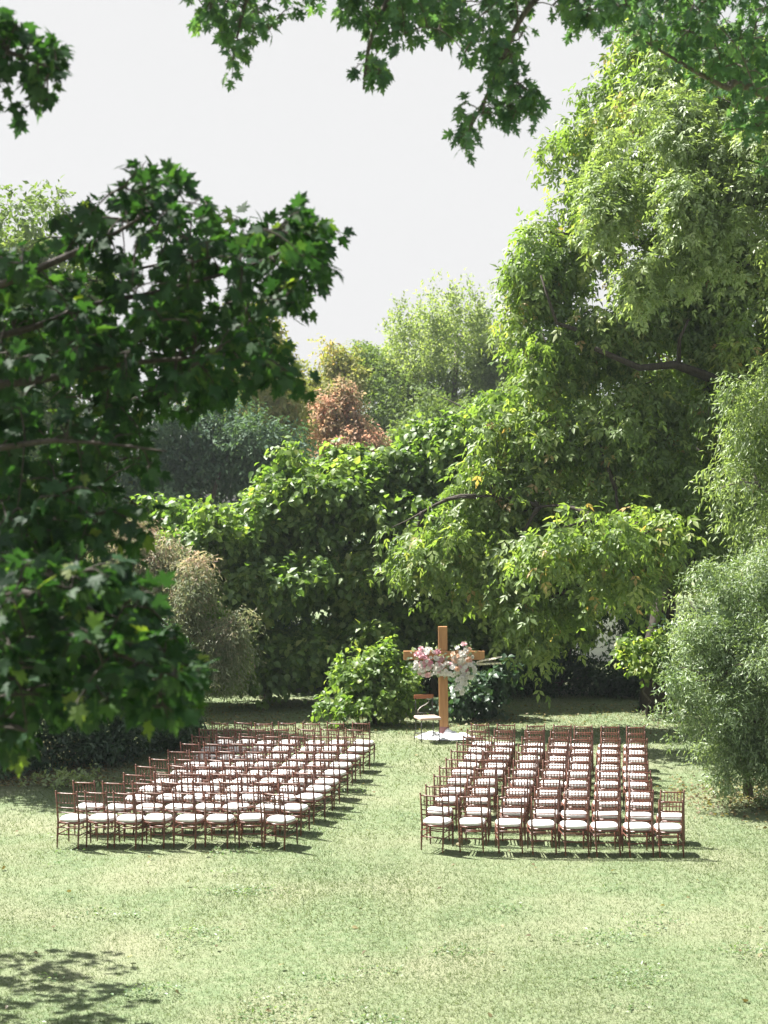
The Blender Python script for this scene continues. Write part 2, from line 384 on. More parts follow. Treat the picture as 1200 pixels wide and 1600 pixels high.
# ------------------------------------------------------------------ trees: far to near
def C(px, py, D, rx, ry, rd=None):
    k = D/F; return (P(px, py, D), (rx*k, (rd if rd else rx*k), ry*k))
def tree(name, label, cat, bpx, D, clumps, group=None, trunk_r=.2, bark=BARK, nl=8, tmax=.6, branch=True, drift=.8, **kw):
    b = np.array(((bpx-600)/F*D, D, 0)); root = empty(name, tuple(b)); tag(root, label, cat, group)
    cs = crown(root, b, clumps, **kw)
    if branch:
        top = max(c[0][2]+c[1][2]*.3 for c in clumps); mid = np.mean([c[0] for c in clumps], 0)-b
        tp = [(0, 0, -.1)]+[(mid[0]*f*drift+random.uniform(-.1, .1), mid[1]*f*.5, top*tmax*f*1.0) for f in (.15, .35, .55, .75, 1)]
        sel = [tuple(cs[i]) for i in rng.choice(len(cs), min(nl, len(cs)), replace=False)]
        wood(root, tp, trunk_r, sel, trunk_r*.45, bark)
    return root
far = 'woodland trees beyond the garden'
tree('tree', 'tall dark green tree rising at the far left edge behind the maple leaves', 'tree', 50, 62, [C(50, 380, 62, 75, 90), C(30, 560, 62, 110, 130), C(110, 480, 63, 60, 90), C(60, 740, 62, 130, 110)], far, .35, nspray=5500, k=6, tpl=RHOMB, size=.30, mat=M_FARG, sub=14, spray=.7)
tree('tree', 'hazy olive tree crown just right of the dark maple branch', 'tree', 420, 72, [C(410, 555, 72, 50, 75), C(360, 640, 72, 80, 90), C(430, 680, 72, 60, 80)], far, .3, nspray=4200, k=6, tpl=RHOMB, size=.30, mat=M_FARY, sub=12, spray=.7)
tree('tree', 'dense blue green tree low behind the maple branch', 'tree', 330, 64, [C(330, 690, 64, 100, 85), C(250, 720, 64, 90, 100), C(410, 720, 64, 80, 90), C(300, 800, 64, 130, 110)], far, .3, nspray=6500, k=6, tpl=RHOMB, size=.26, mat=M_FARB, sub=16, spray=.6)
tree('tree', 'olive and straw tinted tree left of the red tree', 'tree', 500, 84, [C(500, 610, 84, 50, 68), C(470, 660, 82, 50, 70), C(530, 590, 86, 40, 55), C(490, 730, 82, 80, 80)], far, .3, nspray=4500, k=6, tpl=RHOMB, size=.30, mat=M_FARY, sub=14, spray=.7)
tree('tree', 'small autumn red tree among the far green trees', 'tree', 530, 76, [C(530, 618, 76, 18, 26), C(545, 630, 76, 16, 36), C(512, 645, 76, 18, 30), C(495, 670, 76, 24, 22), C(560, 670, 76, 26, 34), C(530, 695, 76, 50, 40), C(580, 690, 76, 30, 26)], far, .22, nspray=1700, k=6, tpl=RHOMB, size=.25, mat=M_RED, sub=12, spray=.6)
tree('tree', 'mid green tree between the red tree and the pale poplars', 'tree', 590, 90, [C(590, 590, 90, 45, 60), C(610, 660, 88, 70, 75), C(560, 570, 92, 35, 40), C(640, 730, 86, 90, 80)], far, .3, nspray=4500, k=6, tpl=RHOMB, size=.30, mat=M_FARG, sub=14, spray=.7)
pc = []
for x, y in ((616, 505), (628, 470), (645, 500), (658, 462), (672, 480), (683, 440), (697, 470), (712, 452), (726, 480), (738, 446), (750, 470), (764, 446), (778, 472), (790, 450), (806, 480), (822, 470)):
    pc.append(C(x, y+34, 90+random.uniform(-3, 3), 9, 34)); pc.append(C(x+random.uniform(-6, 6), y+80, 90+random.uniform(-3, 3), 17, 38)); pc.append(C(x, y+140, 90, 26, 50))
tree('poplar_tree', 'tall pale grey green poplar, highest of the far trees', 'tree', 700, 90, pc, far, .35, BARKG, nspray=6500, k=6, tpl=RHOMB, size=.25, mat=M_FARP, sub=6, subr=.5, spray=.7, droop=-.2, tmax=.85, squash=1.2, nl=16)
tree('tree', 'hazy green tree filling in below the poplars', 'tree', 730, 80, [C(700, 665, 80, 90, 60), C(790, 655, 80, 90, 70), C(850, 640, 82, 90, 80)], far, .3, nspray=5500, k=6, tpl=RHOMB, size=.28, mat=M_FARG, sub=16, spray=.7)
tree('tree', 'pale leafy tree far behind the big drooping tree', 'tree', 1000, 75, [C(930, 760, 75, 120, 120), C(1080, 720, 75, 130, 140), C(1180, 800, 75, 100, 160)], far, .3, nspray=5000, k=6, tpl=RHOMB, size=.34, mat=M_FARG, sub=12, spray=.8)
tree('tree', 'green tree low at the far left behind the shrubs', 'tree', 120, 48, [C(60, 880, 48, 130, 120), C(180, 870, 48, 110, 100)], far, .25, nspray=3500, k=6, tpl=RHOMB, size=.22, mat=M_FARG, sub=14, spray=.6)

# shed glimpsed between the trunks
sh = empty('garden_shed', (7.9, 52, 0)); tag(sh, 'white shed with red trim glimpsed through the gap under the big tree', 'shed')
for i in range(10): obj('board', MB().box((0, 0, .15+i*.26), (3.2, .04+.01*(i % 2), .25)).mesh('board', CUSH, False), sh)
obj('wall', MB().box((0, 1.3, 1.4), (3.1, 2.5, 2.7)).mesh('wall', CUSH, False), sh)
RED = surf('red_paint', (.35, .03, .03), (.45, .05, .04))
for sx in (-1.66, 1.66): obj('trim', MB().box((sx, -.02, 1.35), (.12, .12, 2.7)).mesh('trim', RED, False), sh)
obj('roof', MB().add([(-1.9, -.3, 2.7), (1.9, -.3, 2.7), (1.9, 1.3, 3.7), (-1.9, 1.3, 3.7), (-1.9, 2.9, 2.7), (1.9, 2.9, 2.7)], [(0, 1, 2, 3), (3, 2, 5, 4), (0, 3, 4), (1, 5, 2), (0, 4, 5, 1)]).mesh('roof', IRON, False), sh)

# broad-leaved thicket behind the cross
def vtop(base_z):
    return lambda p: .0
G = 'broad leaved trees in a bank behind the cross'
specs = [
 ('bright broad leaved tree at the left end of the bank, beside the tan tree', 275, 41, [C(265, 850, 41, 55, 75), C(320, 850, 40, 70, 75), C(290, 940, 39.5, 80, 90), C(330, 1030, 40, 80, 70)], 2600),
 ('round topped broad leaved tree between the left end and the middle peak', 415, 42, [C(400, 840, 42, 75, 80), C(440, 800, 42, 60, 85), C(420, 920, 40.5, 90, 100), C(420, 1030, 40.5, 90, 80)], 3200),
 ('broad leaved tree with the tallest middle peak, below the red tree', 540, 43, [C(530, 760, 43, 65, 85), C(580, 790, 42, 60, 90), C(490, 800, 42, 60, 80), C(540, 900, 41, 95, 100), C(550, 1020, 41, 90, 80)], 3600),
 ('dark centred broad leaved tree directly behind the cross', 680, 43, [C(650, 760, 43, 60, 90), C(700, 720, 43, 65, 90), C(680, 860, 42, 95, 110), C(700, 1000, 42, 90, 90)], 3600),
 ('broad leaved tree half hidden by the big drooping tree', 800, 43, [C(770, 700, 43.5, 70, 95), C(830, 690, 43.5, 70, 90), C(800, 830, 42.5, 100, 110), C(820, 980, 43, 100, 100)], 3400)]
for lab, bx, D, cl, ns in specs:
    tree('broad_leaved_tree', lab, 'tree', bx, D, cl, G, .16, nspray=int(ns*1.25), k=7, tpl=BROAD, size=.225, mat=M_CAT, sub=22, subr=.27, spray=.45, droop=.5, parts=300, key='cat', mat_o=M_CAT_O, nl=14, under=.3)
tree('broad_leaved_bush', 'low broad leaved bush just left of the wooden cross', 'bush', 590, 37, [C(590, 1030, 37, 42, 38), C(545, 1050, 37, 35, 28), C(620, 1075, 37, 50, 38), C(540, 1100, 36.5, 60, 24), C(585, 1090, 37, 50, 30)], None, .05, nspray=800, k=6, tpl=BROAD, size=.165, mat=M_CAT, sub=10, spray=.3, droop=.35, parts=300, key='cat', mat_o=M_CAT_O, nl=8)
tree('broad_leaved_bush', 'dark low bush in the shade just right of the cross', 'bush', 740, 38, [C(735, 1090, 38, 45, 30), C(760, 1060, 38.5, 40, 40)], None, .05, nspray=300, k=6, tpl=BROAD, size=.2, mat=M_DARK, sub=8, spray=.3, droop=.35, nl=5)

for i, (bx, wd) in enumerate(((250, 110), (420, 110), (590, 110), (760, 110))):
    tree('undergrowth_bush', ['dark undergrowth at the foot of the bank of trees, behind the tan tree', 'dark undergrowth at the foot of the bank, beyond the left chairs', 'dark undergrowth at the foot of the bank, left of the cross', 'dark undergrowth at the foot of the bank, right of the cross'][i], 'bush', bx, 44.5,
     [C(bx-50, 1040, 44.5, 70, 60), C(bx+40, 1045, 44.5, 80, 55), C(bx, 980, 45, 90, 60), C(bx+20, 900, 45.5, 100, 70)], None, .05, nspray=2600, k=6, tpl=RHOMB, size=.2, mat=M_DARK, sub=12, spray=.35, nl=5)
# big drooping tree on the right
b = np.array((7.6, 39.5, 0.)); root = empty('drooping_tree', tuple(b)); tag(root, 'huge light green tree with drooping leaves filling the right side behind the chairs', 'tree')
cl = [C(860, 420, 38, 75, 110), C(960, 300, 38, 95, 120), C(1080, 200, 38, 120, 150), C(900, 230, 39, 55, 70), C(1000, 100, 39, 90, 110),
      C(850, 560, 37.5, 70, 80), C(950, 520, 38, 100, 100), C(1060, 420, 38.5, 100, 130), C(1160, 420, 39, 100, 180),
      C(850, 690, 37, 65, 80), C(940, 680, 37, 90, 90), C(1040, 680, 37.5, 100, 100), C(1140, 680, 38, 90, 110),
      C(815, 800, 36.5, 45, 65), C(880, 820, 36.5, 70, 80), C(960, 830, 37, 80, 80), C(1060, 840, 37.5, 90, 80), C(800, 890, 36, 50, 50), C(870, 920, 36.5, 60, 45),
      C(790, 660, 37, 45, 60), C(760, 740, 36.8, 60, 65), C(725, 820, 36.5, 60, 60), C(680, 870, 36.3, 45, 45), C(760, 900, 36.3, 50, 45), C(640, 850, 37, 35, 40), C(1180, 150, 38, 110, 140), C(1170, 560, 38, 100, 100), C(1070, 610, 40, 100, 60), C(1110, 500, 40, 90, 80), C(860, 850, 33.6, 55, 38), C(930, 820, 33, 60, 40), C(965, 890, 33.4, 45, 32), C(1010, 820, 33.5, 60, 45),
      C(815, 945, 35.5, 32, 40), C(840, 1000, 35.5, 22, 30), C(1000, 900, 37, 60, 50)]
cs = crown(root, b, cl, nspray=12500, k=4, tpl=COMP, size=.31, mat=M_BOX, sub=22, subr=.22, spray=.55, droop=.8, shell=.82, twigs=40)
tp = [(0, 0, -.1), (-.1, 0, 1.5), (.3, 0, 3.5), (1.2, 0, 6), (1.5, -.2, 9), (1.3, -.4, 12), (1.0, -.5, 16)]
wood(root, tp, .42, [tuple(cs[i]) for i in rng.choice(len(cs), 46, replace=False)], .13, BARKD, .12, .4)
# fork and low dead limb seen in the shade
for pts, r in (([P(1100, 860, 38), P(1050, 890, 37.5), P(990, 905, 37), P(900, 915, 36.5), P(860, 935, 36)], .14),
               ([P(1190, 640, 37.8), P(1110, 590, 37.3), P(1055, 570, 37), P(1000, 575, 36.7), P(930, 545, 36.3)], .16), ([P(1060, 570, 37), P(1062, 530, 36.7), P(1075, 500, 36.6)], .07),
               ([P(900, 515, 36.2), P(870, 505, 36), P(858, 470, 35.9), P(845, 430, 35.9)], .06)):
    n = len(pts); obj('branch', MB().tube([p-b for p in pts], [r*(1-.6*i/(n-1)) for i in range(n)], 7).mesh('branch', BARKD), root)
# low dense dark hedge under it
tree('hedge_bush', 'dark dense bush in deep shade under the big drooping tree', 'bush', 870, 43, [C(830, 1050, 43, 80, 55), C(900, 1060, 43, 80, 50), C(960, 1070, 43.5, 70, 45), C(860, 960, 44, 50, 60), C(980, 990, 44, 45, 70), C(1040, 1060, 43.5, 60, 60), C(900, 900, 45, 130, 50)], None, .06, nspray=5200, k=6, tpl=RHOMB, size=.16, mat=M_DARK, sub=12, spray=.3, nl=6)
tree('sapling', 'bright yellow green sapling between the big tree and the right shrub', 'bush', 1015, 38, [C(1015, 1030, 38, 28, 35), C(985, 1005, 38.5, 22, 25)], None, .04, nspray=260, k=6, tpl=BROAD, size=.17, mat=M_CAT, sub=8, spray=.3, droop=.4, varbias=.0, nl=5)
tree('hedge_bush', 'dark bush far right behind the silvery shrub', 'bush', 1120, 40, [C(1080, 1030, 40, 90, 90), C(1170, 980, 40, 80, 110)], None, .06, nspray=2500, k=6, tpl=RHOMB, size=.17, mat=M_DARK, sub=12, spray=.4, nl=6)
# pale tree hanging in at the right edge
tree('pale_tree', 'pale silvery green tree leaning in at the right edge above the shrub', 'tree', 1330, 31, [C(1180, 700, 31, 75, 60), C(1140, 750, 30.5, 45, 35), C(1210, 600, 31, 60, 70), C(1270, 700, 31, 110, 150), C(1200, 810, 31, 60, 40), C(1330, 560, 32, 130, 160)], None, .2, BARKG, nspray=5200, k=6, tpl=NARROW, size=.15, mat=M_PALE, sub=12, spray=.4, droop=.6, nl=10, drift=.15)
tree('pale_tree', 'fine leaved pale tree high in the upper right, in front of the big tree', 'tree', 1600, 30, [C(1010, 260, 31, 100, 60), C(950, 330, 31, 45, 40), C(1090, 350, 30, 80, 80), C(1010, 430, 30.5, 50, 30), C(1180, 250, 30, 80, 100), C(1300, 300, 30, 120, 150), C(1060, 170, 31, 70, 50)], None, .12, BARKD, nspray=3300, k=6, tpl=COMP, size=.2, mat=M_PALE, sub=16, subr=.22, spray=.5, droop=.6, nl=3, tmax=.5, drift=.1)

# silvery shrub on the right
tree('silvery_shrub', 'large silvery green small leaved shrub at the right of the lawn', 'shrub', 1170, 27.5,
     [C(1130, 930, 27.5, 60, 60), C(1190, 900, 28, 70, 55), C(1100, 1000, 27, 60, 60), C(1060, 1060, 26.6, 45, 45), C(1070, 1120, 26.5, 40, 35), C(1150, 1060, 27, 80, 80), C(1210, 1060, 27, 80, 120),
      C(1140, 1170, 26.8, 45, 50), C(1190, 1180, 26.6, 60, 60), C(1230, 1190, 26.6, 60, 65), C(1250, 980, 28, 90, 110), C(1130, 1215, 26.3, 22, 28)],
     None, .09, nspray=8000, k=7, tpl=NARROW, size=.10, mat=M_SHRUB, sub=20, subr=.24, spray=.32, droop=.35, nl=22)

# left side shrubs
GL = 'dark shrubs along the left edge of the lawn'
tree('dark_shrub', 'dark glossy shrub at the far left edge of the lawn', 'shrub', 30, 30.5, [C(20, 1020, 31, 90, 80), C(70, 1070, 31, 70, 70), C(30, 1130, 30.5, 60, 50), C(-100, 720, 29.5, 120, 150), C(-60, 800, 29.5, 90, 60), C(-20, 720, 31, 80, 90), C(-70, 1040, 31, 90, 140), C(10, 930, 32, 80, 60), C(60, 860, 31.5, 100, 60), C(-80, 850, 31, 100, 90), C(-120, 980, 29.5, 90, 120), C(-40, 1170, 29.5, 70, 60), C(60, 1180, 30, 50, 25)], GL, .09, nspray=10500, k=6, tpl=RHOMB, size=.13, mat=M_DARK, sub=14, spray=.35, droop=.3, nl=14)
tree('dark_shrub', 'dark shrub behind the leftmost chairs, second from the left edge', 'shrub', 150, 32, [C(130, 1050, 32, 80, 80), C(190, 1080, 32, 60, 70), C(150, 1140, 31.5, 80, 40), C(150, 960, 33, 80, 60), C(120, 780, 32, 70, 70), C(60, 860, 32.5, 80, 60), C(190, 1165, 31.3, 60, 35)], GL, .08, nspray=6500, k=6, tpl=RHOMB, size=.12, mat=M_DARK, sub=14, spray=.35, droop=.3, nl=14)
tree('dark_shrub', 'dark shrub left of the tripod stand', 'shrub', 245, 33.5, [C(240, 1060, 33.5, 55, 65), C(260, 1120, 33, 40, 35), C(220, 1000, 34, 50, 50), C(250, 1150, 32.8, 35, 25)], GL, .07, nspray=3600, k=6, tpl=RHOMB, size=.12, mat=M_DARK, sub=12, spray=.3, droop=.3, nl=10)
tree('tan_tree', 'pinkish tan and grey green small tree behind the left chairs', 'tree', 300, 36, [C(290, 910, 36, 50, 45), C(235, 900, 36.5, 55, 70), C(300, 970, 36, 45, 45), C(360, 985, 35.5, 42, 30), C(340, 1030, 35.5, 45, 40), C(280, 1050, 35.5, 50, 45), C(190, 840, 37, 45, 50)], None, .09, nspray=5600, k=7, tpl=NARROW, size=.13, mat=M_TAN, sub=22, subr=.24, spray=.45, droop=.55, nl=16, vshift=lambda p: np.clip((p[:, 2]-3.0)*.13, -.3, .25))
# low ivy tangle on the left ground
tree('low_plant', 'low leafy weed plants in the shade at the left, behind the nearest chairs', 'plant', 95, 28.7, [C(100, 1210, 28.5, 30, 14), C(140, 1215, 28.8, 24, 10), C(60, 1225, 28.6, 24, 8)], None, .02, nspray=90, k=6, tpl=RHOMB, size=.12, mat=M_PALE, sub=6, spray=.25, droop=.2, nl=4)

# ------------------------------------------------------------------ foreground maples built from limbs, twigs and leaves
def inpoly(x, y, poly):
    c = False; j = len(poly)-1
    for i in range(len(poly)):
        if (poly[i][1] > y) != (poly[j][1] > y) and x < (poly[j][0]-poly[i][0])*(y-poly[i][1])/(poly[j][1]-poly[i][1])+poly[i][0]: c = not c
        j = i
    return c
def limb_tree(name, label, base, trunk, limbs, masses, tpl, size, mat, mat_o, key, kleaf=9, twig=.5, droopy=.6, lr=.05, bark=BARK, bias=0.):
    """limbs: polylines of (px,py,D) or world points; masses: (polygon in view, Dmin, Dmax, nseeds)"""
    b = np.array(base, float); root = empty(name, tuple(b)); tag(root, label, 'tree')
    obj('trunk', MB().tube([np.array(p)-b for p in trunk], [.26-.12*i/(len(trunk)-1) for i in range(len(trunk))], 12).mesh('trunk', bark), root)
    anchors = []
    for lm in limbs:
        pts = [Vector(q if max(abs(q[0]), abs(q[1])) < 40 else P(*q)) for q in lm]
        # smooth
        fine = []
        for i in range(len(pts)-1):
            p0 = pts[max(i-1, 0)]; p1 = pts[i]; p2 = pts[i+1]; p3 = pts[min(i+2, len(pts)-1)]
            for s in range(6):
                t = s/6; fine.append(.5*((2*p1)+(-p0+p2)*t+(2*p0-5*p1+4*p2-p3)*t*t+(-p0+3*p1-3*p2+p3)*t**3))
        fine.append(pts[-1]); n = len(fine)
        obj('branch', MB().tube([p-Vector(b) for p in fine], [lr*(1-.85*i/(n-1)) for i in range(n)], 7).mesh('branch', bark), root)
        anchors += fine[n//4:]
    A = np.array(anchors)
    pos = []; t = []; nr = []; sz = []; tw = MB()
    for poly, d0, d1, ns in masses:
        xs = [p[0] for p in poly]; ys = [p[1] for p in poly]; seeds = []
        while len(seeds) < ns:
            x = random.uniform(min(xs), max(xs)); y = random.uniform(min(ys), max(ys))
            if inpoly(x, y, poly) and math.sin(x*.035+1.7*math.sin(y*.021))*math.sin(y*.031+1.3*math.sin(x*.017)) > random.uniform(-1.1, .35): seeds.append(P(x+random.gauss(0, 13), y+random.gauss(0, 13), random.uniform(d0, d1)))
        for sd in seeds:
            pool = np.array(A)
            j = np.argmin(((pool-sd)**2).sum(1)); a = pool[j]; v = sd-a; L = np.linalg.norm(v)
            n = max(3, int(L/.12)); n = min(n, 10)
            pts = []
            for i in range(n+1):
                f = i/n; p = a+v*f; p[2] += .10*L*math.sin(f*math.pi)-.0*f; p = p+rng.normal(size=3)*.012*L; pts.append(p)
            if L > .25: A = np.concatenate([A, np.array(pts[n//2:])])
            tw.tube([p-b for p in pts], [.009*(1-.65*i/n)*(size/.13) for i in range(n+1)], 4, False)
            dirn = v/max(L, .01)
            for q in range(kleaf):
                f = 1-min(.95, abs(rng.normal())*.30*min(1, .6/max(L, .1))); f = max(f, .15)
                i = min(int(f*n), n-1); p = pts[i]+(pts[i+1]-pts[i])*(f*n-i)
                out = rng.normal(size=3); out -= out.dot(dirn)*dirn; out /= np.linalg.norm(out)
                td = out*.8+dirn*.5+np.array([0, 0, -droopy])+rng.normal(size=3)*.25; td /= np.linalg.norm(td)
                pet = size*rng.uniform(.35, .8); lp = p+(out*.7+dirn*.3)*pet+np.array([0, 0, -.15*pet])
                if q % 2 == 0: tw.tube([p-b, lp-b], [.003, .002], 3, False)
                pos.append(lp); t.append(td); nr.append(rng.normal(size=3)*.55+np.array([0, 0, .7])+out*.35); sz.append(size*rng.uniform(.6, 1.2))
    pos = np.array(pos); t = np.array(t); nr = np.array(nr); sz = np.array(sz)
    var = np.clip(.45+bias+rng.normal(size=len(pos))*.22, 0, 1)
    add_leaves(root, pos, t, nr, sz, tpl, mat, var, 300, key, mat_o, b)
    o = obj('twigs', tw.mesh('twigs', bark), root); o['kind'] = 'stuff'
    return root
LT = (-6.4, 10.5, 0)
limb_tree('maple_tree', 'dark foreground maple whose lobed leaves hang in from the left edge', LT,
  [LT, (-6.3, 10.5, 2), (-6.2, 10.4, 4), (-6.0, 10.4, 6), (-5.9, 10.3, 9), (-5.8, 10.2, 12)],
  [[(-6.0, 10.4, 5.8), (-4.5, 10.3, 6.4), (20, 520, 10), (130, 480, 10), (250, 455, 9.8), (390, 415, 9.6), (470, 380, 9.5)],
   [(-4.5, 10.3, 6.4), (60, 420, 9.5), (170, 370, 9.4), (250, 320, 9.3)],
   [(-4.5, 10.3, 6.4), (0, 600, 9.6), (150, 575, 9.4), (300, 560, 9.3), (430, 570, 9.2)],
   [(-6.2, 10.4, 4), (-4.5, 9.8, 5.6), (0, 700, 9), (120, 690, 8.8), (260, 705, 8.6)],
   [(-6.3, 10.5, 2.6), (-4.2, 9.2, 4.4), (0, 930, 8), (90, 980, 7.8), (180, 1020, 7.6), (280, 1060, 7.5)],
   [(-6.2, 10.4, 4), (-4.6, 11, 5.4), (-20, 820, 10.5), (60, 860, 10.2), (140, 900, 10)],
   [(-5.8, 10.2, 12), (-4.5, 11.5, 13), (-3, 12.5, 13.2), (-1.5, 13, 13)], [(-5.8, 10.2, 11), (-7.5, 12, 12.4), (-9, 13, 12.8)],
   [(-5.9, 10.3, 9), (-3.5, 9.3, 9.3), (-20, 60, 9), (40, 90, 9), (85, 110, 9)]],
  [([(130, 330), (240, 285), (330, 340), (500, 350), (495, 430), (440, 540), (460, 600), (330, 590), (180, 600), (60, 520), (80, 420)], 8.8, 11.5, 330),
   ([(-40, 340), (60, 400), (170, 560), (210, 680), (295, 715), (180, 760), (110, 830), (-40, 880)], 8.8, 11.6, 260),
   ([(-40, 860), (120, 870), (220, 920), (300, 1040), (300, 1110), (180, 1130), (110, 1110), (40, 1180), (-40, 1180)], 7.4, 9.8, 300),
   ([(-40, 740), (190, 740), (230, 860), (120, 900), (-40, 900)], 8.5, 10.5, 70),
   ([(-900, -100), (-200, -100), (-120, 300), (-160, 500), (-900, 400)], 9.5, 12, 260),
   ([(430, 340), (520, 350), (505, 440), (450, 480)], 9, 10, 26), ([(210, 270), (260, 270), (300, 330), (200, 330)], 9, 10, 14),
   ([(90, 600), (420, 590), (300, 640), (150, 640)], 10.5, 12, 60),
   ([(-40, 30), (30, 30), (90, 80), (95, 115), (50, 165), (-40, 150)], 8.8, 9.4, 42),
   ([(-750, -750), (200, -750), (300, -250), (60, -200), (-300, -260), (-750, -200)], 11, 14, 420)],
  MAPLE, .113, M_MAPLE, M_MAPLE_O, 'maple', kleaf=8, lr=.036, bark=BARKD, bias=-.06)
MT = (-9.8, 20.5, 0)
limb_tree('maple_tree', 'second maple off the left edge whose branch shades the near lawn corner', MT,
  [MT, (-9.8, 20.5, 3), (-9.7, 20.4, 5), (-9.7, 20.3, 6.6)],
  [[(-9.7, 20.5, 3.6), (-8.6, 19.6, 4.8), (-7.8, 19, 5.3), (-7.0, 18.4, 5.5)]],
  [([(-370, 770), (-240, 760), (-150, 790), (-170, 830), (-250, 850), (-370, 850)], 16.8, 19.6, 85)],
  MAPLE, .15, M_MAPLE, M_MAPLE_O, 'maple', kleaf=8, lr=.018, bias=.1)
ST = (7.2, 14.0, 0)
limb_tree('silver_maple', 'overhanging maple whose branches hang down from the top edge of the view', ST,
  [ST, (7.2, 14, 4), (7.0, 14, 8), (6.8, 13.8, 11), (6.6, 13.6, 15)],
  [[(7.0, 14, 8), (1200, 150, 14), (1130, 135, 13.8), (1000, 60, 13.5)], [(6.8, 13.8, 11), (4.5, 13, 11.2), (2.2, 12.4, 10.9), (900, -60, 12.3), (820, 20, 12.1), (770, 130, 12), (735, 200, 12)],
   [(2.2, 12.4, 10.9), (0.6, 12.2, 10.9), (680, -70, 12), (620, -20, 12), (580, 60, 11.9), (568, 140, 11.9)], [(0.6, 12.2, 10.9), (-.9, 12, 10.9), (440, -60, 12), (390, -10, 11.9), (370, 60, 11.9)],
   [(6.6, 13.6, 13), (4, 14, 14), (1.5, 14, 14.4), (-1.5, 14, 14)],
   [(2.2, 12.4, 10.9), (750, -50, 12.4), (700, 30, 12.4), (690, 80, 12.4)], [(4.5, 13, 11.2), (1100, -80, 13), (1000, -20, 13), (950, 40, 13)]],
  [([(290, -40), (550, -60), (520, 10), (480, 50), (430, 55), (385, 90), (372, 125), (345, 70), (330, 20), (290, 30)], 11.5, 12.5, 62),
   ([(530, -60), (680, -60), (640, 30), (620, 80), (600, 130), (562, 165), (552, 120), (580, 60), (540, 40)], 11.5, 12.5, 62),
   ([(650, -60), (990, -60), (960, 30), (860, 30), (830, 40), (800, 90), (765, 100), (755, 60), (700, 70), (640, 10)], 11.6, 13, 150),
   ([(770, 80), (850, 150), (835, 185), (790, 190), (740, 190), (705, 245), (700, 225), (740, 160)], 11.6, 12.3, 42),
   ([(940, -60), (1240, -60), (1240, 140), (1120, 130), (1040, 80), (1000, 60), (960, 60)], 12.8, 15.5, 240),
   ([(1040, 40), (1260, 40), (1260, 260), (1200, 240), (1120, 170)], 14, 17, 110),
   ([(-50, -900), (900, -900), (900, -300), (-50, -300)], 13, 15, 380)],
  SILVER, .115, M_SIL, M_SIL_O, 'silver', kleaf=8, twig=.4, droopy=.9, lr=.06)

# ------------------------------------------------------------------ chairs
def cushion_mesh():
    n = 20; vs = []; rings = [(.0, .93, .415), (.0, 1, .43), (0, 1.0, .455), (0, .93, .472), (0, .6, .482)]
    for _, s, z in rings:
        for k in range(n):
            a = 2*math.pi*k/n; ca, sa = math.cos(a), math.sin(a); e = .55
            x = .215*s*math.copysign(abs(ca)**e, ca); y = .2*s*math.copysign(abs(sa)**e, sa)
            x *= 1-.06*(1 if y < 0 else 0)*abs(y)/.2
            vs.append((x, y+.01, z))
    c = len(vs); vs.append((0, .01, .485)); fs = [tuple(range(n))[::-1]]
    for r_ in range(4):
        for k in range(n): fs.append((r_*n+k, r_*n+(k+1) % n, (r_+1)*n+(k+1) % n, (r_+1)*n+k))
    for k in range(n): fs.append((4*n+k, 4*n+(k+1) % n, c))
    return MB().add(vs, fs).mesh('cushion', CUSH)
parts = [('cushion', cushion_mesh())]
fr = MB()
for s in (-1, 1):
    fr.tube([(s*.195, -.19, .398), (s*.205, .19, .398)], .017, 6)
fr.tube([(-.2, -.185, .398), (.2, -.185, .398)], .017, 6); fr.tube([(-.21, .185, .398), (.21, .185, .398)], .017, 6); fr.box((0, 0, .402), (.38, .36, .018))
parts.append(('seat_frame', fr.mesh('seat_frame', WOOD)))
leg = MB(); leg.tube([(0, .02, 0), (0, .01, .14), (0, 0, .415)], [.011, .016, .019], 7)
for z in (.12, .24, .36): leg.tube([(0, .012, z-.006), (0, .012, z), (0, .012, z+.006)], [.012, .023, .012], 7, False)
leg_me = leg.mesh('leg', WOOD)
post = MB(); post.tube([(0.01, -.055, 0), (0.004, -.03, .2), (0, 0, .42), (-.004, -.022, .66), (-.008, -.06, .92)], [.011, .017, .018, .015, .013], 7)
for z, y in ((.13, -.038), (.30, -.016), (.52, -.01), (.82, -.046)): post.tube([(0, y, z-.006), (0, y, z), (0, y, z+.006)], [.012, .021, .012], 7, False)
post.tube([(-.008, -.061, .918), (-.008, -.062, .93), (-.008, -.063, .94)], [.010, .018, .006], 7)
post_me = post.mesh('back_post', WOOD)
rail_me = MB().tube([(-.185, 0, 0), (-.09, -.006, 0), (0, -.008, 0), (.09, -.006, 0), (.185, 0, 0)], [.010, .011, .011, .011, .010], 6).mesh('rail', WOOD)
crest_me = MB().tube([(-.19, 0, 0), (-.09, -.006, 0), (0, -.008, 0), (.09, -.006, 0), (.19, 0, 0)], [.014]*5, 6).mesh('crest_rail', WOOD)
sp_me = MB().tube([(0, 0, 0), (0, -.005, .04), (0, -.006, .05), (0, -.01, .09), (0, -.022, .16)], [.007, .008, .011, .008, .007], 5).mesh('spindle', WOOD)
str_x = MB().tube([(-.195, 0, 0), (0, 0, 0), (.195, 0, 0)], [.009, .011, .009], 5).mesh('stretcher', WOOD)
str_y = MB().tube([(0, -.21, 0), (0, 0, 0), (0, .2, .0)], [.009, .011, .009], 5).mesh('stretcher', WOOD)
chair_parts = [('cushion', parts[0][1], (0, 0, 0)), ('seat_frame', parts[1][1], (0, 0, 0))]
for s in (-1, 1):
    chair_parts.append(('leg', leg_me, (s*.2, .19, 0))); chair_parts.append(('back_post', post_me, (s*.188, -.19, 0)))
    chair_parts.append(('stretcher', str_y, (s*.198, -.005, .21))); chair_parts.append(('stretcher', str_y, (s*.198, -.005, .31)))
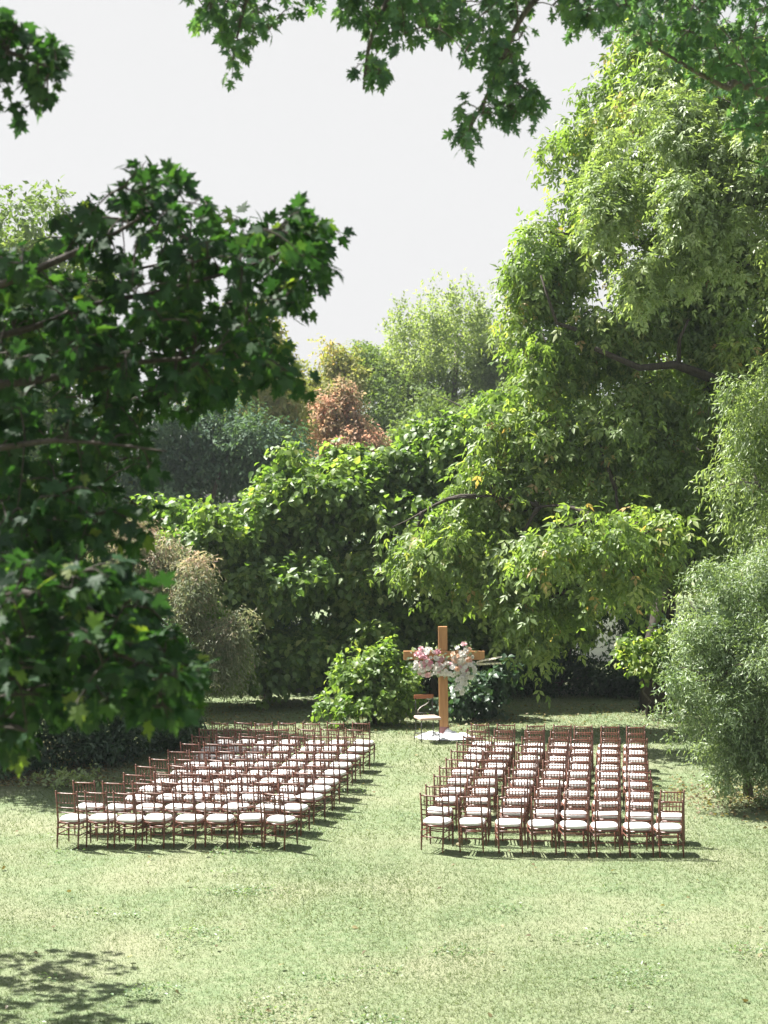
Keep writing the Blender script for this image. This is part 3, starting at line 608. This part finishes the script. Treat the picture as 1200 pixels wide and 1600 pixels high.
chair_parts.append(('crest_rail', crest_me, (0, -.245, .895)))
for z, y in ((.735, -.221), (.655, -.211), (.575, -.202)): chair_parts.append(('rail', rail_me, (0, y, z)))
for k in range(6): chair_parts.append(('spindle', sp_me, ((k-2.5)*.054, -.222, .735)))
chair_parts += [('stretcher', str_x, (0, -.225, .22)), ('stretcher', str_x, (0, -.212, .33)), ('stretcher', str_x, (0, .2, .26))]
def ordn(i): return ['first', 'second', 'third', 'fourth', 'fifth', 'sixth', 'seventh', 'eighth', 'ninth', 'tenth'][i]
def place_chair(x, y, rz, label, group, tilt=0):
    r = empty('chiavari_chair', (x, y, -.012), rz); r.rotation_euler = (tilt, random.gauss(0, .012), rz); tag(r, label, 'chair', group)
    for nm, me, loc in chair_parts:
        o = bpy.data.objects.new(nm, me); COL.objects.link(o); o.parent = r; o.location = loc
rnd = random.Random(3)
# left block: per row (crest depth, X of left post, X of right seat edge, count)
YB = .245
LB = [(23.3, -5.36, -1.46), (24.2, -5.30, -1.29), (25.0, -4.57, -1.13), (25.75, -4.48, -1.0), (26.5, -4.39, -.89), (27.35, -4.21, -.77), (28.25, -4.08, -.63), (29.15, -3.99, -.49), (30.1, -3.9, -.365), (31.0, -3.81, -.26)]
row1 = [104.5, 150, 194.5, 237.5, 287.5, 337, 390.5, 428]
for r_, (D, xl, xr) in enumerate(LB):
    n = 8 if r_ < 2 else 7
    for c in range(n):
        if r_ == 0: x = (row1[c]-600)/F*D; yaw = [-15, -14, -14, -12, -14, -10, -2, -24][c]
        else:
            a0 = xl+.2; a1 = xr-.27; x = a0+(a1-a0)*c/(n-1)+rnd.gauss(0, .02); yaw = rnd.gauss(-13, 5)
        rz = R(yaw); yy = D+YB+rnd.gauss(0, .03)+(-.1 if r_ == 0 and c == 7 else 0)
        # crest centre is behind the seat centre
        cx = x-math.sin(rz)*YB
        k = n-1-c
        place_chair(cx, yy, rz, f'wooden chair {ordn(k)} from the aisle in the {ordn(r_)} nearest row of the left block', 'chiavari chairs in the left block')
RBL = [(23.1, .77), (23.9, .925), (24.8, 1.08), (25.6, 1.245), (26.5, 1.38), (27.4, 1.54), (28.2, 1.69), (29.1, 1.83), (30, 1.93), (30.8, 2.085)]
rrow1 = [674, 736, 797, 850, 901, 950, 1002, 1049]; rrow10 = [750.5, 790.5, 838, 878, 911, 954, 994]
for r_, (D, xl) in enumerate(RBL):
    n = 8 if r_ < 2 else 7; f = r_/9
    for c in range(n):
        dd = D-.5*c/7*(1-.2*f)
        if c < 7: px = rrow1[c]*(1-f)+rrow10[c]*f; D1 = 23.1-.5*c/7; D10 = 30.8-.4*c/7; X1 = (rrow1[c]-600)/F*D1; X10 = (rrow10[c]-600)/F*D10; x = X1+(X10-X1)*(dd-D1)/(D10-D1)
        else: x = 4.57+.2*r_
        yaw = -24 if (c == 0 and r_ == 0) else (-10 if c == 0 or (r_ == 0 and c == 1) else rnd.gauss(-1, 2.5))
        if 0 < r_: x += rnd.gauss(0, .015)
        if r_ == 9: x = X10
        rz = R(yaw); cx = x-math.sin(rz)*YB
        place_chair(cx, dd+YB+rnd.gauss(0, .02), rz, f'wooden chair {ordn(c)} from the aisle in the {ordn(r_)} nearest row of the right block', 'chiavari chairs in the right block')

# ------------------------------------------------------------------ cross, cloth, flowers, lone chair, tripod
DX = 34.8
cx0 = (693.5-600)/F*DX
cr = empty('wooden_cross', (cx0, DX, 0)); tag(cr, 'tall stained wooden cross standing at the end of the aisle', 'cross')
obj('post', bevelled(MB().box((0, 0, 1.45), (.22, .16, 2.50)).mesh('post', PINE, False), .008), cr).rotation_euler = (0, R(-.6), 0)
obj('post_shade_band', bevelled(MB().box((.012, 0, .16), (.23, .17, .19)).mesh('post_shade_band', MAUVE, False), .006), cr)  # probable shade at the post foot, coloured in as a mauve band
obj('crossbeam', bevelled(MB().box((.0, -.045, 0), (1.98, .14, .215)).mesh('crossbeam', PINE, False), .008), cr, loc=(.0, -.02, 2.0))
obj('base_stand', MB().box((0, 0, .04), (.5, .12, .09)).box((0, 0, .045), (.12, .4, .088)).mesh('base_stand', PINE, False), cr)
# cloth heap
def cloth():
    n = 44; vs = []; fs = []
    for j in range(n+1):
        for i in range(n+1):
            u = i/n*2-1; v = j/n*2-1; rr = math.hypot(u, v); x = u*.72; y = v*.42
            edge = max(0, 1-rr**2.2)
            z = edge*(.10+.06*math.sin(u*9+v*3)+.05*math.sin(u*5.3-v*8+1)+.035*math.sin(u*17+v*12)) 
            if rr > 1: x /= rr; y /= rr; z = .005
            vs.append((x*(1+.06*math.sin(math.atan2(v, u)*7)), y, max(z, .004)))
    for j in range(n):
        for i in range(n): k = j*(n+1)+i; fs.append((k, k+1, k+n+2, k+n+1))
    return MB().add(vs, fs).mesh('cloth', CLOTH)
o = obj('cloth', cloth(), loc=(cx0+.02, DX-.12, 0)); tag(o, 'crumpled white cloth heaped round the foot of the cross', 'cloth')
# flowers
def petal_mat(name, c1, c2): return leaf_mat(name, [(0, c1), (1, c2)], .3, .03, .6, (1, 1, 1), obj_rand=True)
PW = petal_mat('white_petal', (.74, .72, .66), (.82, .80, .78)); PP = petal_mat('pink_petal', (.72, .38, .44), (.78, .55, .58)); PM = petal_mat('magenta_petal', (.66, .22, .34), (.72, .36, .44)); PC = petal_mat('peach_petal', (.78, .50, .36), (.80, .60, .46))
PS = leaf_mat('sage_leaf', [(0, (.22, .30, .22)), (1, (.38, .45, .38))], .3, .05)
def bloom(mat, name):
    mb = MB()
    for ring, (np_, tilt, s) in enumerate(((4, 68, .55), (5, 45, .8), (6, 18, 1.0))):
        for k in range(np_):
            a = 2*math.pi*(k+.5*ring)/np_; ct, st = math.cos(R(tilt)), math.sin(R(tilt)); ca, sa = math.cos(a), math.sin(a); pv = []
            for u, v_ in ((-.12, .05), (.12, .05), (.42, .6), (.2, 1), (-.2, 1), (-.42, .6), (0, .55)):
                rad = v_*s*ct; z = v_*s*st+(.12 if abs(u) > .3 else 0)*s; uu = u*s
                pv.append((rad*ca-uu*sa, rad*sa+uu*ca, z))
            mb.add(pv, [(0, 1, 6), (1, 2, 6), (2, 3, 6), (3, 4, 6), (4, 5, 6), (5, 0, 6)])
    return mb.mesh(name, mat)
BL = [bloom(m, 'flower') for m in (PW, PP, PM, PC)]
def arrangement(label, pieces, gl, base):
    root = empty('floral_arrangement', tuple(base)); tag(root, label, 'flowers')
    lp = []; lt = []
    for (x, y, rx, ry, nfl, cols, nleaf) in pieces:
        for i in range(nfl):
            a = rnd.uniform(0, 6.28); q = math.sqrt(rnd.random()); px = x+rx*q*math.cos(a); py = y+ry*q*math.sin(a)
            p = P(px, py, DX-.2-.14*(1-q*q)+rnd.uniform(-.03, .03)); d = Vector((math.cos(a)*q*.9, -1.0, -math.sin(a)*q*.9+.35)).normalized()
            me = BL[rnd.choices(range(4), cols)[0]]; o = bpy.data.objects.new('flower', me); COL.objects.link(o); o.parent = root
            o.location = p-base; o.rotation_euler = d.to_track_quat('Z', 'Y').to_euler(); s = rnd.uniform(.045, .085); o.scale = (s, s, s)
        for i in range(nleaf):
            a = rnd.uniform(0, 6.28); q = .5+.75*rnd.random()**1.0; px = x+rx*q*math.cos(a); py = y+ry*q*math.sin(a)
            lp.append(P(px, py, DX-.15+rnd.uniform(-.08, .08))); lt.append((math.cos(a)+rnd.gauss(0, .5), rnd.gauss(0, .6)-.3, -math.sin(a)+rnd.gauss(0, .5)-.2))
    lp = np.array(lp)-base; lt = np.array(lt); n = len(lp)
    o = obj('greenery', leaf_mesh('greenery', lp, lt, np.stack([rng.normal(size=n)*.5, -np.ones(n), rng.normal(size=n)*.5+.4], 1), rng.uniform(.06, .12, n), RHOMB, PS, rng.random(n)), root); o['kind'] = 'stuff'
    return root
arrangement('large bouquet of pink, magenta and white blooms on the left arm of the cross', [(668, 1034, 25, 23, 62, (8, 3, .5, .8), 120), (662, 1030, 9, 9, 8, (0, 2, 2, 0), 0), (664, 1042, 9, 8, 6, (0, 3, 1, 1), 0)], None, P(668, 1034, DX-.2))
arrangement('white garland with peach roses on the right arm, trailing down beside the post', [(722, 1024, 17, 18, 34, (4, .6, 0, 2.2), 60), (704, 1046, 26, 9, 34, (6, 1, 0, .2), 60), (730, 1046, 13, 14, 22, (6, .3, 0, 0), 30), (722, 1064, 9, 12, 14, (6, 0, 0, 0), 20), (718, 1078, 7, 9, 8, (6, 0, 0, 0), 10)], None, P(722, 1024, DX-.2))
# pale sprigs to the right of the beam
sg = empty('foliage_sprig', tuple(P(745, 1036, DX-.1))); tag(sg, 'pale sprig of leaves poking out right of the garland under the beam', 'foliage')
b_ = P(745, 1036, DX-.1)
st = MB(); st.tube([P(738, 1040, DX-.1)-b_, P(755, 1032, DX-.1)-b_, P(780, 1035, DX-.15)-b_], [.012, .009, .004], 5); st.tube([P(738, 1040, DX-.1)-b_, P(762, 1026, DX-.15)-b_], [.012, .005], 5)
obj('stem', st.mesh('stem', BARKG), sg)
lp = []; lt = []
for i in range(26):
    f = i/25; q = P(742+38*f, 1036-(8 if i % 2 else 1)*f, DX-.14)-b_; lp.append(q); lt.append((.9, rnd.gauss(-.2, .3), .5*(1 if i % 2 else -1)))
lsm = leaf_mat('pale_sprig_leaf', [(0, (.6, .55, .5)), (1, (.75, .7, .66))], .3, .05)
lp = np.array(lp); lt = np.array(lt)
obj('leaves', leaf_mesh('leaves', lp, lt, np.tile(np.array([[0, -.8, .6]]), (26, 1)), rng.uniform(.08, .14, 26), RHOMB, lsm, rng.random(26)), sg)

# lone chair
DC = 34.2; lx = (668-600)/F*DC
lc = empty('iron_chair', (lx, DC, 0), R(18)); tag(lc, 'lone black iron chair with wooden top rail and tan seat beside the cross', 'chair')
# faces the viewer (-Y)
for s in (-1, 1):
    obj('leg', MB().tube([(s*.23, -.2, 0), (s*.22, -.2, .52)], .013, 6).mesh('leg', IRON), lc)
    obj('leg', MB().tube([(s*.24, .26, 0), (s*.22, .21, .52), (s*.215, .24, .8), (s*.215, .27, 1.03)], .012, 6).mesh('leg', IRON), lc)
    obj('stretcher', MB().tube([(s*.225, -.2, .17), (s*.235, .24, .17)], .009, 5).mesh('stretcher', IRON), lc)
for y in (-.2, .24): obj('stretcher', MB().tube([(-.23, y, .16), (.23, y, .16)], .009, 5).mesh('stretcher', IRON), lc)
obj('seat', bevelled(MB().box((0, 0, .555), (.54, .5, .07)).mesh('seat', TANC, False), .03, 3), lc)
obj('top_rail', bevelled(MB().box((0, .275, 1.03), (.50, .035, .10)).mesh('top_rail', RWOOD, False), .012), lc)
obj('back_rail', MB().tube([(-.215, .22, .64), (.215, .22, .64)], .012, 6).mesh('back_rail', IRON), lc)
obj('back_scroll', MB().tube([(-.17, .22, .64), (-.16, .225, .72), (-.08, .23, .79), (.04, .24, .84), (.12, .25, .90), (.13, .255, .96), (.07, .26, .98)], .012, 6).mesh('back_scroll', surf('pale_iron', (.3, .27, .24), (.4, .37, .33), 8, .4)), lc)

# tripod stand
DT = 33.4; tx = (311.5-600)/F*DT
tr = empty('tripod_stand', (tx, DT, 0)); tag(tr, 'black tripod stand at the back left corner of the left chairs', 'stand')
obj('pole', MB().tube([(0, 0, .1), (0, 0, 1.15), (0, 0, 1.9)], [.028, .028, .02], 8).mesh('pole', IRON), tr)
obj('collar', MB().tube([(0, 0, .72), (0, 0, .86)], .05, 8).mesh('collar', IRON), tr)
for a in (195, 330, 80):
    e = (.42*math.cos(R(a)), .42*math.sin(R(a))*.8, .02)
    obj('leg', MB().tube([(0, 0, .8), e], .02, 6).mesh('leg', IRON), tr)
    obj('brace', MB().tube([(0, 0, .2), (e[0]*.6, e[1]*.6, .33)], .009, 5).mesh('brace', IRON), tr)

# ------------------------------------------------------------------ haze
hz = MB().box((0, 50, 15), (150, 130, 34)).mesh('haze', None, False)
m, n, N, L = mat_nodes('haze_air'); pv = N('ShaderNodeVolumePrincipled'); pv.inputs['Color'].default_value = (.86, .93, 1, 1); pv.inputs['Density'].default_value = .0003; pv.inputs['Anisotropy'].default_value = .3
om = N('ShaderNodeOutputMaterial'); L(pv.outputs[0], om.inputs['Volume']); hz.materials.append(m)
o = obj('haze', hz); tag(o, 'thin pale summer haze softening the far trees', 'haze', kind='stuff')
